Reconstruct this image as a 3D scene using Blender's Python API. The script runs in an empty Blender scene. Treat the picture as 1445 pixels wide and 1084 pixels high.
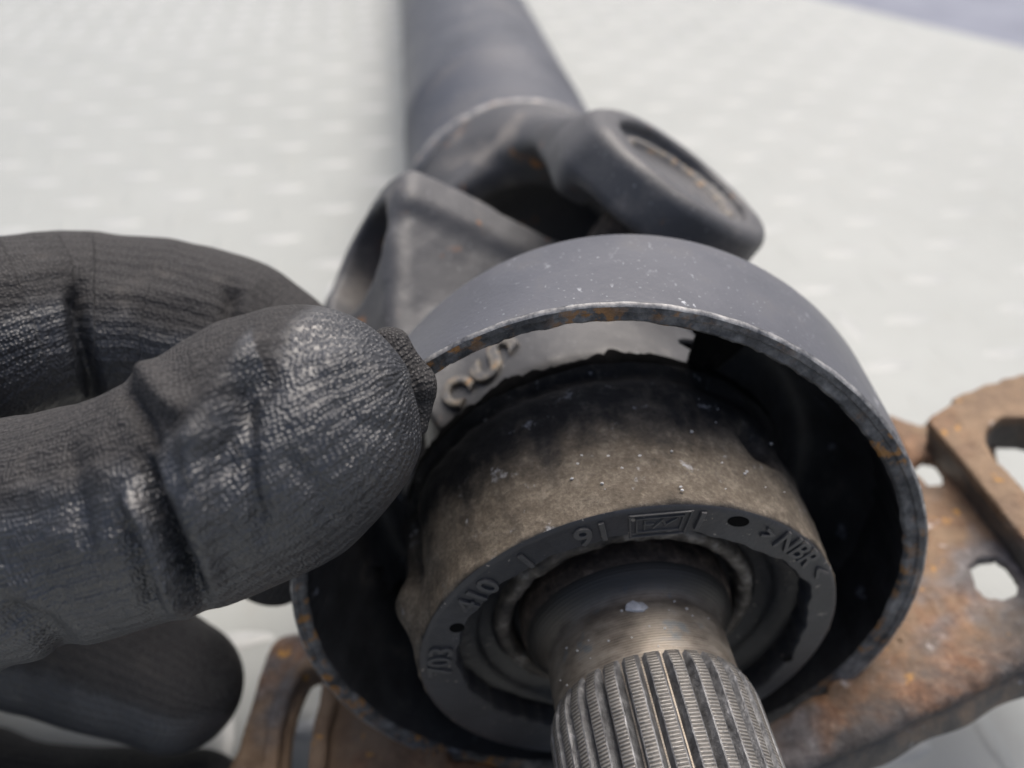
import bpy, math, random
import numpy as np
from mathutils import Matrix, Vector
sc = bpy.context.scene
rng = np.random.default_rng(7); random.seed(7)
R = math.radians

# ------------------------------------------------------------------ camera, sky, sun, exposure
PITCH = R(38); CAM_H = .19; FPX = 1170.; PW, PH = 1445, 1084
cam = bpy.data.objects.new('camera', bpy.data.cameras.new('camera'))
sc.collection.objects.link(cam); sc.camera = cam
cam.location = (0, 0, CAM_H); cam.rotation_euler = (R(90)-PITCH, 0, 0)
cam.data.sensor_width = 36; cam.data.lens = 36*FPX/PW
cam.data.clip_start = .005; cam.data.clip_end = 500
cam.data.dof.use_dof = True; cam.data.dof.focus_distance = .116; cam.data.dof.aperture_fstop = 11.5
world = bpy.data.worlds.new('World'); sc.world = world; world.use_nodes = True
SUN_ELEV, SUN_AZ = R(66), R(24)          # azimuth measured clockwise from the view direction (+Y)
sky = world.node_tree.nodes.new('ShaderNodeTexSky'); sky.sky_type = 'NISHITA'; sky.sun_disc = False
sky.sun_elevation = SUN_ELEV; sky.sun_rotation = SUN_AZ; sky.air_density = .8; sky.dust_density = 7.0; sky.ozone_density = .3
bg = world.node_tree.nodes['Background']; bg.inputs[1].default_value = .135
world.node_tree.links.new(sky.outputs[0], bg.inputs[0])
sl = bpy.data.lights.new('sun', 'SUN'); sl.energy = 2.2; sl.angle = R(46); sl.color = (1, .975, .93)
so = bpy.data.objects.new('sun', sl); sc.collection.objects.link(so)
sd = Vector((math.sin(SUN_AZ)*math.cos(SUN_ELEV), math.cos(SUN_AZ)*math.cos(SUN_ELEV), math.sin(SUN_ELEV)))
so.rotation_euler = sd.to_track_quat('Z', 'Y').to_euler()
sc.view_settings.view_transform = 'Standard'; sc.view_settings.look = 'None'
sc.view_settings.exposure = .32; sc.view_settings.gamma = 1

# ------------------------------------------------------------------ frames
U = np.array([0, math.cos(PITCH), math.sin(PITCH)])      # world up seen in the viewing frame
FW = np.array([0, math.sin(PITCH), -math.cos(PITCH)])    # world forward
def world_of(P):
    P = np.atleast_2d(P); return np.stack([P[:, 0], P@FW, P@U+CAM_H], 1)
def ray(x, y): return np.array([(x-PW/2)/FPX, -(y-PH/2)/FPX, -1.])
def at(x, y, z): return ray(x, y)*z
def nrm(v): return v/np.linalg.norm(v)
class Frame:
    def __init__(s, o, a, b, c): s.o, s.a, s.b, s.c = [np.array(v, float) for v in (o, a, b, c)]
    def __call__(s, x, y, z):
        x, y, z = np.broadcast_arrays(x, y, z)
        return s.o+x[..., None]*s.a+y[..., None]*s.b+z[..., None]*s.c
    def loc(s, P): d = P-s.o; return d@s.a, d@s.b, d@s.c
def frame_about(o, n):
    n = nrm(np.array(n, float)); u = nrm(U-U@n*n); r = np.cross(u, n); return Frame(o, r, u, n)
SH = frame_about((.0213, -.046, -.1438), (.122, -.64, .758))         # splined shaft, z towards the viewer
RG = frame_about((.016895, -.036238, -.1479), (.0436, -.5025, .8635))       # the pulled-off steel ring
CJ = SH(0, 0, -.0896)                                                # centre of the universal joint
TB = frame_about(CJ, -np.array([-.1131, .5863, -.8022]))             # tube
LT, RT = .0753, .036

# ------------------------------------------------------------------ mesh helpers
def thing(name, label, cat, base, group=None):
    o = bpy.data.objects.new(name, None); sc.collection.objects.link(o)
    o.location = world_of(base)[0]; o.empty_display_size = .01
    o['label'] = label; o['category'] = cat
    if group: o['group'] = group
    return o
def mesh_of(name, V, F, mat, q=None, smooth=True):
    me = bpy.data.meshes.new(name)
    me.from_pydata([tuple(v) for v in np.asarray(V, float)], [], [tuple(int(i) for i in f) for f in F])
    me.materials.append(mat)
    if smooth: me.shade_smooth()
    if q is not None:
        at_ = me.attributes.new('q', 'FLOAT_VECTOR', 'POINT'); at_.data.foreach_set('vector', np.asarray(q, np.float32).ravel())
    me.update(); return me
def part(name, V, F, mat, parent=None, q=None, smooth=True, sharp=None, camspace=True):
    W = world_of(V) if camspace else np.asarray(V, float)
    root = parent
    while root is not None and root.parent: root = root.parent
    if root is not None: W = W-np.array(root.location)
    o = bpy.data.objects.new(name, mesh_of(name, W, F, mat, q, smooth)); sc.collection.objects.link(o)
    if parent: o.parent = parent
    if sharp: 
        m = o.data; m.set_sharp_from_angle(angle=R(sharp))
    return o
def grid_faces(nr, nc, wrap=True, flip=False):
    i = np.arange(nr-1)[:, None]; j = np.arange(nc if wrap else nc-1)[None]
    k = (j+1) % nc
    f = np.stack([i*nc+j, i*nc+k, (i+1)*nc+k, (i+1)*nc+j], -1).reshape(-1, 4)
    return f[:, ::-1] if flip else f
def lathe(fr, prof, ns=128, closed=False, dR=None, flip=False):
    """prof: list of (t, R). Returns V (viewing frame), F, q=(arc, R, t)."""
    prof = np.array(prof+[prof[0]] if closed else prof, float)
    th = np.linspace(0, 2*np.pi, ns, endpoint=False)
    t = prof[:, 0][:, None]+0*th; r_ = prof[:, 1][:, None]+0*th
    if dR is not None: r_, t = dR(r_, t, th)
    V = fr(r_*np.cos(th), r_*np.sin(th), t).reshape(-1, 3)
    q = np.stack([th*prof[:, 1].max()+0*t, r_, t], -1).reshape(-1, 3)
    return V, grid_faces(len(prof), ns, True, flip), q
def surface_nets(Fv, o, h):
    S = Fv < 0; n = np.array(S.shape)-1
    acc = np.zeros((*n, 3), np.float32); cnt = np.zeros(n, np.float32)
    sl_ = lambda d, m: slice(d, d+m)
    for ax in range(3):
        for b in (0, 1):
            for c in (0, 1):
                off = [0, 0, 0]; o1, o2 = [k for k in range(3) if k != ax]; off[o1] = b; off[o2] = c
                A = tuple(sl_(off[k], n[k]) for k in range(3)); off2 = list(off); off2[ax] = 1
                B = tuple(sl_(off2[k], n[k]) for k in range(3))
                fa, fb = Fv[A], Fv[B]; cr = (fa < 0) != (fb < 0)
                tt = np.where(cr, fa/np.where(cr, fa-fb, 1), 0)
                for k in range(3): acc[..., k] += np.where(cr, tt if k == ax else off[k], 0)
                cnt += cr
    M = cnt > 0; idx = -np.ones(n, int); idx[M] = np.arange(M.sum())
    V = (acc[M]/cnt[M][:, None]+np.argwhere(M))*h+o
    Fs = []
    for ax in range(3):
        o1, o2 = (ax+1) % 3, (ax+2) % 3
        lo = [slice(1, n[k]) for k in range(3)]; lo[ax] = slice(0, n[ax]); hi = list(lo); hi[ax] = slice(1, n[ax]+1)
        a_, b_ = S[tuple(lo)], S[tuple(hi)]; I = np.argwhere(a_ != b_)
        inside = a_[tuple(I.T)]
        I = I+[0 if k == ax else 1 for k in range(3)]
        def g(d1, d2): J = I.copy(); J[:, o1] -= d1; J[:, o2] -= d2; return idx[tuple(J.T)]
        Q = np.stack([g(1, 1), g(0, 1), g(0, 0), g(1, 0)], 1)
        Q[~inside] = Q[~inside][:, ::-1]; Fs.append(Q)
    return V, np.concatenate(Fs)
def subdivide(V, F):
    E = np.sort(np.stack([F, np.roll(F, -1, 1)], -1).reshape(-1, 2), 1)
    u_, inv = np.unique(E, axis=0, return_inverse=True); inv = inv.reshape(-1, 4)
    nv = len(V); em = V[u_].mean(1); fm = V[F].mean(1)
    ei = inv+nv; fi = nv+len(u_)+np.arange(len(F))
    Q = np.concatenate([np.stack([F[:, k], ei[:, k], fi, ei[:, k-1]], 1) for k in range(4)])
    return np.concatenate([V, em, fm]), Q
def project(f, V, it=3, eps=2e-5, lim=1.5e-3):
    for _ in range(it):
        f0 = f(V); g = np.stack([(f(V+np.eye(3)[k]*eps)-f0)/eps for k in range(3)], 1)
        g2 = np.maximum((g*g).sum(1), .05); st = (f0/g2)[:, None]*g
        l = np.linalg.norm(st, axis=1, keepdims=True); V = V-st*np.minimum(1, lim/np.maximum(l, 1e-12))
    return V
def sdf_mesh(f, lo, hi, h, sub=1, fine=None, ax=None):
    lo, hi = np.array(lo, float), np.array(hi, float)
    if ax is None: ax = [np.arange(lo[k], hi[k]+h, h) for k in range(3)]
    G = np.empty([len(a_) for a_ in ax], np.float32)
    for i, x in enumerate(ax[0]):
        Y, Z = np.meshgrid(ax[1], ax[2], indexing='ij')
        G[i] = f(np.stack([np.full(Y.size, x), Y.ravel(), Z.ravel()], 1)).reshape(Y.shape)
    V, F = surface_nets(G, 0, 1)
    V = np.stack([np.interp(V[:, k], np.arange(len(ax[k])), ax[k]) for k in range(3)], 1)
    for _ in range(sub): V, F = subdivide(V, F)
    return project(fine or f, V, 3), F
def smin(a, b, k):
    h_ = np.clip(.5+.5*(b-a)/k, 0, 1); return b+(a-b)*h_-k*h_*(1-h_)
def smax(a, b, k): return -smin(-a, -b, k)
def sd_cone(P, a, b, ra, rb):
    d = b-a; t = np.clip(((P-a)@d)/(d@d), 0, 1)
    return np.linalg.norm(P-a-t[:, None]*d, axis=1)-(ra+(rb-ra)*t), t
def sd_box(x, y, z, hx, hy, hz, r_=.002):
    q = np.stack([np.abs(x)-hx+r_, np.abs(y)-hy+r_, np.abs(z)-hz+r_], 1)
    return np.linalg.norm(np.maximum(q, 0), axis=1)+np.minimum(q.max(1), 0)-r_
def sd_disc(rad, ax, R_, hh, r_=.002):
    q = np.stack([rad-R_+r_, np.abs(ax)-hh+r_], 1)
    return np.linalg.norm(np.maximum(q, 0), axis=1)+np.minimum(q.max(1), 0)-r_
class Nz:                                                            # smooth value noise
    def __init__(s, seed): s.t = np.random.default_rng(seed).uniform(-1, 1, (32, 32, 32))
    def __call__(s, P, sc_):
        p = np.asarray(P)*sc_; i = np.floor(p).astype(int); f = p-i; f = f*f*(3-2*f); r_ = 0
        for a_ in (0, 1):
            for b_ in (0, 1):
                for c_ in (0, 1):
                    w = (f[:, 0] if a_ else 1-f[:, 0])*(f[:, 1] if b_ else 1-f[:, 1])*(f[:, 2] if c_ else 1-f[:, 2])
                    r_ = r_+w*s.t[(i[:, 0]+a_) & 31, (i[:, 1]+b_) & 31, (i[:, 2]+c_) & 31]
        return r_
nz = Nz(3)

# ------------------------------------------------------------------ materials
class G:
    def __init__(s, name):
        s.m = bpy.data.materials.new(name); s.m.use_nodes = True; s.t = s.m.node_tree
        s.b = s.t.nodes['Principled BSDF']
    def n(s, ty, **k):
        nd = s.t.nodes.new(ty)
        for a_, v in k.items(): setattr(nd, a_, v)
        return nd
    def put(s, sock, v):
        if v is None: return
        if isinstance(v, bpy.types.NodeSocket): s.t.links.new(v, sock)
        elif isinstance(v, (tuple, list)): sock.default_value = (*v, 1) if len(sock.default_value) == 4 and len(v) == 3 else v
        else: sock.default_value = v
    def obj(s): return s.n('ShaderNodeTexCoord').outputs['Object']
    def q(s): return s.n('ShaderNodeAttribute', attribute_name='q').outputs['Vector']
    def map(s, v, scale=(1, 1, 1), rot=(0, 0, 0)):
        m = s.n('ShaderNodeMapping'); s.put(m.inputs[0], v); m.inputs['Scale'].default_value = scale; m.inputs['Rotation'].default_value = rot
        return m.outputs[0]
    def noise(s, v, sc_, det=4, rough=.6, dist=0):
        k = s.n('ShaderNodeTexNoise'); s.put(k.inputs['Vector'], v); k.inputs['Scale'].default_value = sc_
        k.inputs['Detail'].default_value = det; k.inputs['Roughness'].default_value = rough; k.inputs['Distortion'].default_value = dist
        return k.outputs[0]
    def vor(s, v, sc_, rnd=1, feat='F1', dim='3D', out=0):
        k = s.n('ShaderNodeTexVoronoi', feature=feat, voronoi_dimensions=dim); s.put(k.inputs['Vector'], v)
        k.inputs['Scale'].default_value = sc_; k.inputs['Randomness'].default_value = rnd; return k.outputs[out]
    def rng(s, v, a, b, c=0., d=1., smooth=True):
        k = s.n('ShaderNodeMapRange', interpolation_type='SMOOTHSTEP' if smooth else 'LINEAR')
        s.put(k.inputs[0], v); s.put(k.inputs[1], a); s.put(k.inputs[2], b); s.put(k.inputs[3], c); s.put(k.inputs[4], d); return k.outputs[0]
    def math(s, op, a, b=None):
        k = s.n('ShaderNodeMath', operation=op); s.put(k.inputs[0], a)
        if b is not None: s.put(k.inputs[1], b)
        return k.outputs[0]
    def mix(s, f, a, b):
        k = s.n('ShaderNodeMix', data_type='RGBA'); s.put(k.inputs[0], f); s.put(k.inputs[6], a); s.put(k.inputs[7], b); return k.outputs[2]
    def ramp(s, v, stops):
        k = s.n('ShaderNodeValToRGB'); s.put(k.inputs[0], v); e = k.color_ramp.elements
        while len(e) < len(stops): e.new(.5)
        for el, (p, c) in zip(e, stops): el.position = p; el.color = (*c, 1)
        return k.outputs[0]
    def sep(s, v):
        k = s.n('ShaderNodeSeparateXYZ'); s.put(k.inputs[0], v); return k.outputs
    def bump(s, hgt, dist, strength=1, normal=None):
        k = s.n('ShaderNodeBump'); s.put(k.inputs['Height'], hgt); k.inputs['Distance'].default_value = dist
        k.inputs['Strength'].default_value = strength; s.put(k.inputs['Normal'], normal); return k.outputs[0]
    def done(s, col=None, rough=None, metal=None, normal=None, spec=None, **k):
        s.put(s.b.inputs['Base Color'], col); s.put(s.b.inputs['Roughness'], rough); s.put(s.b.inputs['Metallic'], metal)
        s.put(s.b.inputs['Normal'], normal); s.put(s.b.inputs['Specular IOR Level'], spec); return s.m

def m_painted_steel(name, base, dust, rust_amt=.0, spot=.62, rough=.5):
    g = G(name); v = g.obj()
    n1 = g.noise(v, 45, 6, .65); c = g.ramp(n1, [(.3, base), (.55, tuple(b*1.25 for b in base)), (.75, dust)])
    sc1 = g.noise(g.map(v, (1, .45, 1), (0, 0, .5)), 480, 4, .6)
    patch = g.rng(g.noise(v, 70, 2), .45, .62)
    scr = g.math('MULTIPLY', g.rng(sc1, spot, spot+.05), patch)
    c = g.mix(scr, c, (.42, .44, .47))
    tiny = g.rng(g.noise(v, 1500, 2, .5), .69, .73); c = g.mix(g.math('MULTIPLY', tiny, .6), c, (.4, .42, .44))
    if rust_amt:
        rr = g.rng(g.noise(v, 110, 5, .7), .68-rust_amt, .76-rust_amt); c = g.mix(rr, c, g.ramp(n1, [(.35, (.13, .05, .02)), (.65, (.42, .2, .07))]))
    b = g.bump(g.noise(v, 900, 4, .6), .0003, .35)
    return g.done(c, g.rng(n1, .3, .7, rough-.06, rough+.12), .0, b, .5)
M_ring = m_painted_steel('grey black painted steel', (.066, .070, .083), (.105, .106, .112), 0, .635, .45)
M_tube = m_painted_steel('dusty black tube paint', (.05, .055, .068), (.10, .10, .105), .0, .66, .45)
M_yoke = m_painted_steel('grey cast yoke paint', (.062, .063, .067), (.21, .195, .18), .05, .72, .5)

g = G('yoke mark with rusty high spots'); v = g.obj(); n1 = g.noise(v, 420, 4, .6)
M_rustmark = g.done(g.ramp(n1, [(.4, (.1, .1, .105)), (.58, (.19, .175, .15)), (.70, (.36, .2, .08))]), .6, 0, g.bump(n1, .0006, .6), .4)
def m_rim():
    g = G('ring edge with wear and rust'); v = g.obj()
    n1 = g.noise(v, 260, 5, .7)
    c = g.ramp(n1, [(.32, (.02, .022, .026)), (.48, (.08, .082, .086)), (.62, (.17, .172, .175)), (.8, (.3, .3, .3))])
    ru = g.math('MULTIPLY', g.rng(g.noise(v, 420, 4, .6), .5, .6), g.rng(g.noise(v, 60, 2), .42, .6))
    c = g.mix(ru, c, (.3, .15, .045))
    return g.done(c, .6, .15, g.bump(g.noise(v, 700, 5, .7), .0008, .9), .5)
M_rim = m_rim()
def m_edge():
    g = G('bare steel edge with wear'); v = g.obj(); n1 = g.noise(v, 350, 4, .7)
    c = g.ramp(n1, [(.35, (.07, .075, .085)), (.5, (.25, .25, .25)), (.7, (.55, .54, .52))])
    return g.done(c, .5, .3, g.bump(n1, .0003, .6), .5)
M_edge = m_edge()
def m_inner():
    g = G('dark ring inside with dirt'); v = g.obj(); n1 = g.noise(v, 90, 6, .7)
    c = g.ramp(n1, [(.35, (.013, .0135, .015)), (.6, (.032, .033, .036)), (.8, (.10, .092, .08))])
    c = g.mix(g.math('MULTIPLY', g.rng(g.noise(v, 150, 3), .66, .74), .6), c, (.22, .24, .28))
    return g.done(c, .55, 0, g.bump(g.noise(v, 600, 4), .0004, .5), .4)
M_inner = m_inner()
def m_dusty_rubber():
    g = G('black rubber caked in brown dust'); v = g.obj(); q = g.q(); t = g.sep(q)[2]
    n1 = g.rng(g.noise(v, 62, 7, .72, .6), .34, .66, .22, .8, False); fine = g.noise(v, 1300, 5, .75); mid = g.noise(v, 260, 4, .65)
    dust = g.ramp(g.math('ADD', g.math('MULTIPLY', fine, .55), g.math('MULTIPLY', mid, .45)), [(.3, (.055, .046, .036)), (.5, (.125, .105, .082)), (.68, (.24, .21, .17)), (.8, (.44, .40, .35))])
    rub = g.ramp(mid, [(.3, (.009, .009, .01)), (.62, (.024, .023, .023)), (.78, (.08, .075, .07))])
    k = g.math('ADD', g.rng(t, -.030, -.004, -.5, .36), n1); k = g.math('ADD', k, g.math('MULTIPLY', mid, .35))
    k = g.math('SUBTRACT', k, g.rng(t, -.0012, .0002, 0, .8))
    strk = g.noise(g.map(q, (1, 1, .25)), 210, 4, .6); k = g.math('ADD', k, g.rng(strk, .3, .7, -.16, .16)); c = g.mix(g.rng(k, .38, .98, 0, 1, False), rub, dust)
    sp = g.math('MULTIPLY', g.rng(g.noise(v, 200, 5, .7), .62, .72), .75); c = g.mix(sp, c, (.42, .43, .45))
    yel = g.rng(g.vor(v, 330, 1), .05, .03); 
    b = g.bump(fine, .0006, .55, g.bump(g.vor(v, 480, 1, 'DISTANCE_TO_EDGE'), .0003, .25, g.bump(mid, .001, .45)))
    return g.done(c, g.rng(k, .55, .9, .68, .92), 0, b, .28)
M_dusty = m_dusty_rubber()
def m_rubber(name, c0, c1, rough=.5, lint=True):
    g = G(name); v = g.obj(); n1 = g.noise(v, 120, 5, .6)
    c = g.ramp(n1, [(.3, c0), (.7, c1)])
    if lint: c = g.mix(g.math('MULTIPLY', g.rng(g.noise(v, 700, 2), .68, .73), .5), c, (.4, .36, .3))
    return g.done(c, rough, 0, g.bump(g.noise(v, 500, 4), .0004, .5), .5)
M_face = m_rubber('clean black rubber face', (.021, .022, .026), (.034, .036, .042), .48)
M_letter = m_rubber('black rubber letters rubbed grey', (.036, .037, .041), (.085, .083, .08), .45, False)
M_rubber = m_rubber('torn black rubber', (.004, .004, .004), (.011, .0105, .010), .95, False); M_rubber.node_tree.nodes['Principled BSDF'].inputs['Specular IOR Level'].default_value = .12
M_shield = m_rubber('black bearing shield', (.012, .0125, .014), (.024, .025, .027), .38)
def m_race():
    g = G('dusty bearing race'); v = g.obj(); n1 = g.noise(v, 240, 5, .7)
    c = g.ramp(n1, [(.33, (.03, .028, .026)), (.52, (.1, .088, .075)), (.68, (.3, .28, .255))])
    return g.done(c, .6, .3, g.bump(n1, .0008, .7), .4)
M_race = m_race()
def m_turned(name, brown=1.):
    g = G(name); v = g.obj(); q = g.q(); s_ = g.sep(q)
    wv = g.n('ShaderNodeTexWave', wave_type='BANDS', bands_direction='Z'); g.put(wv.inputs['Vector'], q)
    wv.inputs['Scale'].default_value = 720; wv.inputs['Distortion'].default_value = .8; wv.inputs['Detail'].default_value = 1
    n1 = g.noise(g.map(q, (1, 1, 3)), 130, 5, .65)
    c = g.ramp(n1, [(.3, (.09, .074, .058)), (.45, (.18, .15, .118)), (.6, (.29, .255, .21)), (.75, (.25, .245, .24))])
    c = g.mix(g.math('MULTIPLY', g.rng(g.noise(v, 210, 3), .58, .68), .55), c, (.12, .17, .21))
    c = g.mix(g.math('MULTIPLY', wv.outputs[0], .25), c, (.4, .37, .32))
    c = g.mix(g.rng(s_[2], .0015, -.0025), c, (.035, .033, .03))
    b = g.bump(wv.outputs[0], .00005, .6)
    return g.done(c, g.rng(n1, .3, .7, .36, .5), .45, b, .5)
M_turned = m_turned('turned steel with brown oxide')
def m_sleeve():
    g = G('rust brown inner sleeve'); v = g.obj(); n1 = g.noise(v, 300, 6, .7)
    c = g.ramp(n1, [(.33, (.018, .015, .013)), (.55, (.07, .052, .04)), (.75, (.2, .155, .12))])
    return g.done(c, .65, .2, g.bump(n1, .0008, .8), .4)
M_sleeve = m_sleeve()
def m_tooth(name, top):
    g = G(name); v = g.obj(); q = g.q()
    n1 = g.noise(v, 500, 4, .7)
    if top:
        wv = g.n('ShaderNodeTexWave', wave_type='BANDS', bands_direction='Z'); g.put(wv.inputs['Vector'], q)
        wv.inputs['Scale'].default_value = 560; wv.inputs['Distortion'].default_value = .5
        c = g.ramp(g.math('ADD', g.math('MULTIPLY', wv.outputs[0], .6), g.math('MULTIPLY', n1, .4)), [(.2, (.085, .08, .073)), (.75, (.26, .25, .235))])
        b = g.bump(n1, .0005, .6, g.bump(wv.outputs[0], .00014, .8))
        return g.done(c, g.rng(n1, .35, .65, .36, .6), .4, b, .5)
    c = g.ramp(n1, [(.3, (.06, .06, .063)), (.52, (.135, .137, .142)), (.68, (.24, .243, .25)), (.76, (.55, .55, .55))])
    return g.done(c, .5, .35, g.bump(n1, .0006, .7), .5)
M_top = m_tooth('tooth crest with turning lines', True); M_flank = m_tooth('grey tooth flank', False)
def m_bracket():
    g = G('rusted bracket steel'); v = g.obj(); n1 = g.noise(v, 38, 6, .65, .4); fine = g.noise(v, 420, 5, .7); mid = g.noise(v, 120, 4)
    rust = g.ramp(fine, [(.3, (.10, .05, .028)), (.5, (.21, .11, .06)), (.7, (.34, .20, .115))])
    c = g.mix(g.rng(n1, .34, .54), rust, g.ramp(mid, [(.35, (.14, .09, .056)), (.65, (.27, .19, .125))]))
    c = g.mix(g.math('MULTIPLY', g.rng(g.noise(v, 26, 4, .6), .50, .62), .85), c, g.ramp(fine, [(.3, (.05, .05, .056)), (.7, (.2, .2, .21))]))
    c = g.mix(g.math('MULTIPLY', g.rng(g.noise(v, 170, 3), .64, .7), .9), c, (.5, .26, .06))
    c = g.mix(g.math('MULTIPLY', g.rng(g.noise(v, 75, 5, .65), .63, .68), .8), c, (.5, .46, .44))
    dp = g.n('ShaderNodeVectorMath', operation='DOT_PRODUCT'); g.put(dp.inputs[0], v); dp.name = 'edge_dark'
    edge_dk = g.rng(g.math('ADD', dp.outputs['Value'], g.math('MULTIPLY', g.math('SUBTRACT', n1, .5), .05)), 0, .011); edge_dk.node.name = 'edge_dark_range'  # plate colour gets darker toward its bent near edge
    c = g.mix(g.math('MULTIPLY', edge_dk, .9), c, g.ramp(fine, [(.3, (.028, .028, .031)), (.62, (.085, .083, .085)), (.75, (.26, .27, .28))]))
    return g.done(c, g.rng(mid, .3, .7, .55, .8), .1, g.bump(fine, .0009, .8, g.bump(g.vor(v, 260, 1), .0008, .35, g.bump(mid, .0015, .5))), .4)
M_bracket = m_bracket()
def m_flange():
    g = G('dark bracket flange'); v = g.obj(); n1 = g.noise(v, 60, 6, .7); fine = g.noise(v, 500, 4, .7)
    c = g.ramp(n1, [(.32, (.03, .03, .032)), (.48, (.085, .078, .072)), (.62, (.19, .14, .1)), (.8, (.28, .24, .2))])
    c = g.mix(g.math('MULTIPLY', g.rng(fine, .64, .7), .6), c, (.38, .4, .42))
    return g.done(c, .55, .15, g.bump(fine, .0006, .6), .5)
M_flange = m_flange()
def m_rust(name='flaking orange rust'):
    g = G(name); v = g.obj(); n1 = g.noise(v, 330, 5, .7)
    c = g.ramp(n1, [(.3, (.05, .025, .015)), (.5, (.28, .12, .045)), (.7, (.5, .28, .12))])
    return g.done(c, .85, 0, g.bump(n1, .001, .9), .3)
M_rust = m_rust()
def m_glove():
    g = G('black coated knit glove'); q = g.q(); v = g.obj()
    s_ = g.sep(q)
    # q = (along finger, round the finger, coating mask)
    wob = g.noise(v, 160, 2); 
    mp = g.n('ShaderNodeCombineXYZ'); g.put(mp.inputs[0], g.math('ADD', s_[0], g.math('MULTIPLY', wob, .0022))); g.put(mp.inputs[1], g.math('ADD', g.math('MULTIPLY', s_[1], .8), g.math('MULTIPLY', wob, .001)))
    st2 = g.vor(mp.outputs[0], 1850, .4, 'F1', '2D')
    rot = g.n('ShaderNodeMapping'); g.put(rot.inputs[0], g.n('ShaderNodeVectorMath', operation='ADD').outputs[0]); va = rot.inputs[0].links[0].from_node; g.put(va.inputs[0], v); wn = g.n('ShaderNodeTexNoise'); g.put(wn.inputs['Vector'], v); wn.inputs['Scale'].default_value = 90; sc_ = g.n('ShaderNodeVectorMath', operation='SCALE'); g.put(sc_.inputs[0], wn.outputs['Color']); sc_.inputs['Scale'].default_value = .0035; g.put(va.inputs[1], sc_.outputs[0]); rot.inputs['Rotation'].default_value = (.5, .35, .3)
    st3 = g.vor(rot.outputs[0], 1850, .5)
    cap = g.n('ShaderNodeAttribute', attribute_name='cap').outputs['Fac']; w2 = g.rng(cap, 0, 1, .5, 0); st = g.math('ADD', g.math('MULTIPLY', st2, w2), g.math('MULTIPLY', st3, g.math('SUBTRACT', 1, w2)))
    stitch = g.rng(st, .1, .62, 1, 0)
    big = g.noise(v, 130, 4, .6); fine = g.noise(v, 1700, 3, .6)
    ribs = g.n('ShaderNodeTexWave', wave_type='BANDS', bands_direction='Y'); g.put(ribs.inputs['Vector'], mp.outputs[0]); ribs.inputs['Scale'].default_value = 190; ribs.inputs['Distortion'].default_value = 1.5
    coat = g.rng(g.math('ADD', s_[2], g.math('MULTIPLY', big, .5)), .1, .45)
    c_knit = g.mix(stitch, (.028, .0275, .0285), (.076, .074, .074))
    c_coat = g.mix(stitch, (.014, .016, .020), (.045, .050, .060))
    c = g.mix(coat, c_knit, c_coat)
    c = g.mix(g.math('MULTIPLY', g.rng(big, .56, .75), .3), c, (.12, .11, .1))
    c = g.mix(g.math('MULTIPLY', g.rng(fine, .68, .75), .35), c, (.4, .4, .42))
    b = g.bump(g.noise(v, 420, 4, .6), .0008, .3)
    b = g.bump(ribs.outputs[0], .00025, .5, b)
    b = g.bump(stitch, .00024, .8, b)
    b = g.bump(fine, .0002, .4, b)
    return g.done(c, g.mix(coat, (.8, .8, .8), (.39, .39, .39)), 0, b, g.rng(coat, 0, 1, .25, .95))
M_glove = m_glove()
def m_floor():
    g = G('pale grey painted tread plate'); v = g.obj(); n1 = g.noise(v, 9, 5, .6); n2 = g.noise(v, 60, 5, .65)
    c = g.ramp(n1, [(.3, (.295, .312, .303)), (.7, (.335, .352, .343))])
    c = g.mix(g.math('MULTIPLY', g.rng(n2, .55, .75), .35), c, (.29, .29, .27))
    c = g.mix(g.math('MULTIPLY', g.rng(g.noise(v, 26, 3), .7, .75), .5), c, (.2, .19, .17))
    return g.done(c, g.rng(n2, .3, .7, .45, .6), 0, g.bump(n2, .001, .25), .4)
M_floor = m_floor()
def m_lug():
    g = G('tread lug with painted glint'); v = g.obj(); n2 = g.noise(v, 120, 4, .65)
    gp = g.sep(g.n('ShaderNodeNewGeometry').outputs['Position']); left_glint = g.rng(gp[0], -.1, .12, 1, 0)  # glints put into the colour: lugs get lighter toward the left
    c = g.mix(left_glint, g.ramp(n2, [(.3, (.315, .33, .325)), (.7, (.355, .37, .365))]), g.ramp(n2, [(.3, (.35, .365, .36)), (.7, (.43, .445, .44))]))
    return g.done(c, .38, 0, g.bump(n2, .0006, .3), .5)
M_lug = m_lug()
def m_ground():
    g = G('blue grey concrete'); v = g.obj(); n1 = g.noise(v, 7, 5, .7); n2 = g.noise(v, 40, 4, .7)
    c = g.ramp(n1, [(.3, (.17, .185, .23)), (.7, (.26, .28, .33))]); c = g.mix(g.math('MULTIPLY', n2, .4), c, (.14, .15, .2))
    return g.done(c, .85, 0, g.bump(n2, .005, .4), .3)
M_ground = m_ground()
def m_plain(name, col, rough=.6, metal=0):
    g = G(name); v = g.obj(); n1 = g.noise(v, 600, 4, .7)
    return g.done(g.ramp(n1, [(.3, tuple(c*.6 for c in col)), (.7, col)]), rough, metal, g.bump(n1, .0005, .6), .5)
M_flake = m_plain('pale paint flake', (.55, .57, .6), .4); M_crumb = m_plain('tan grit', (.5, .42, .32), .9); M_white = m_plain('white grit', (.6, .6, .6), .7)

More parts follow.
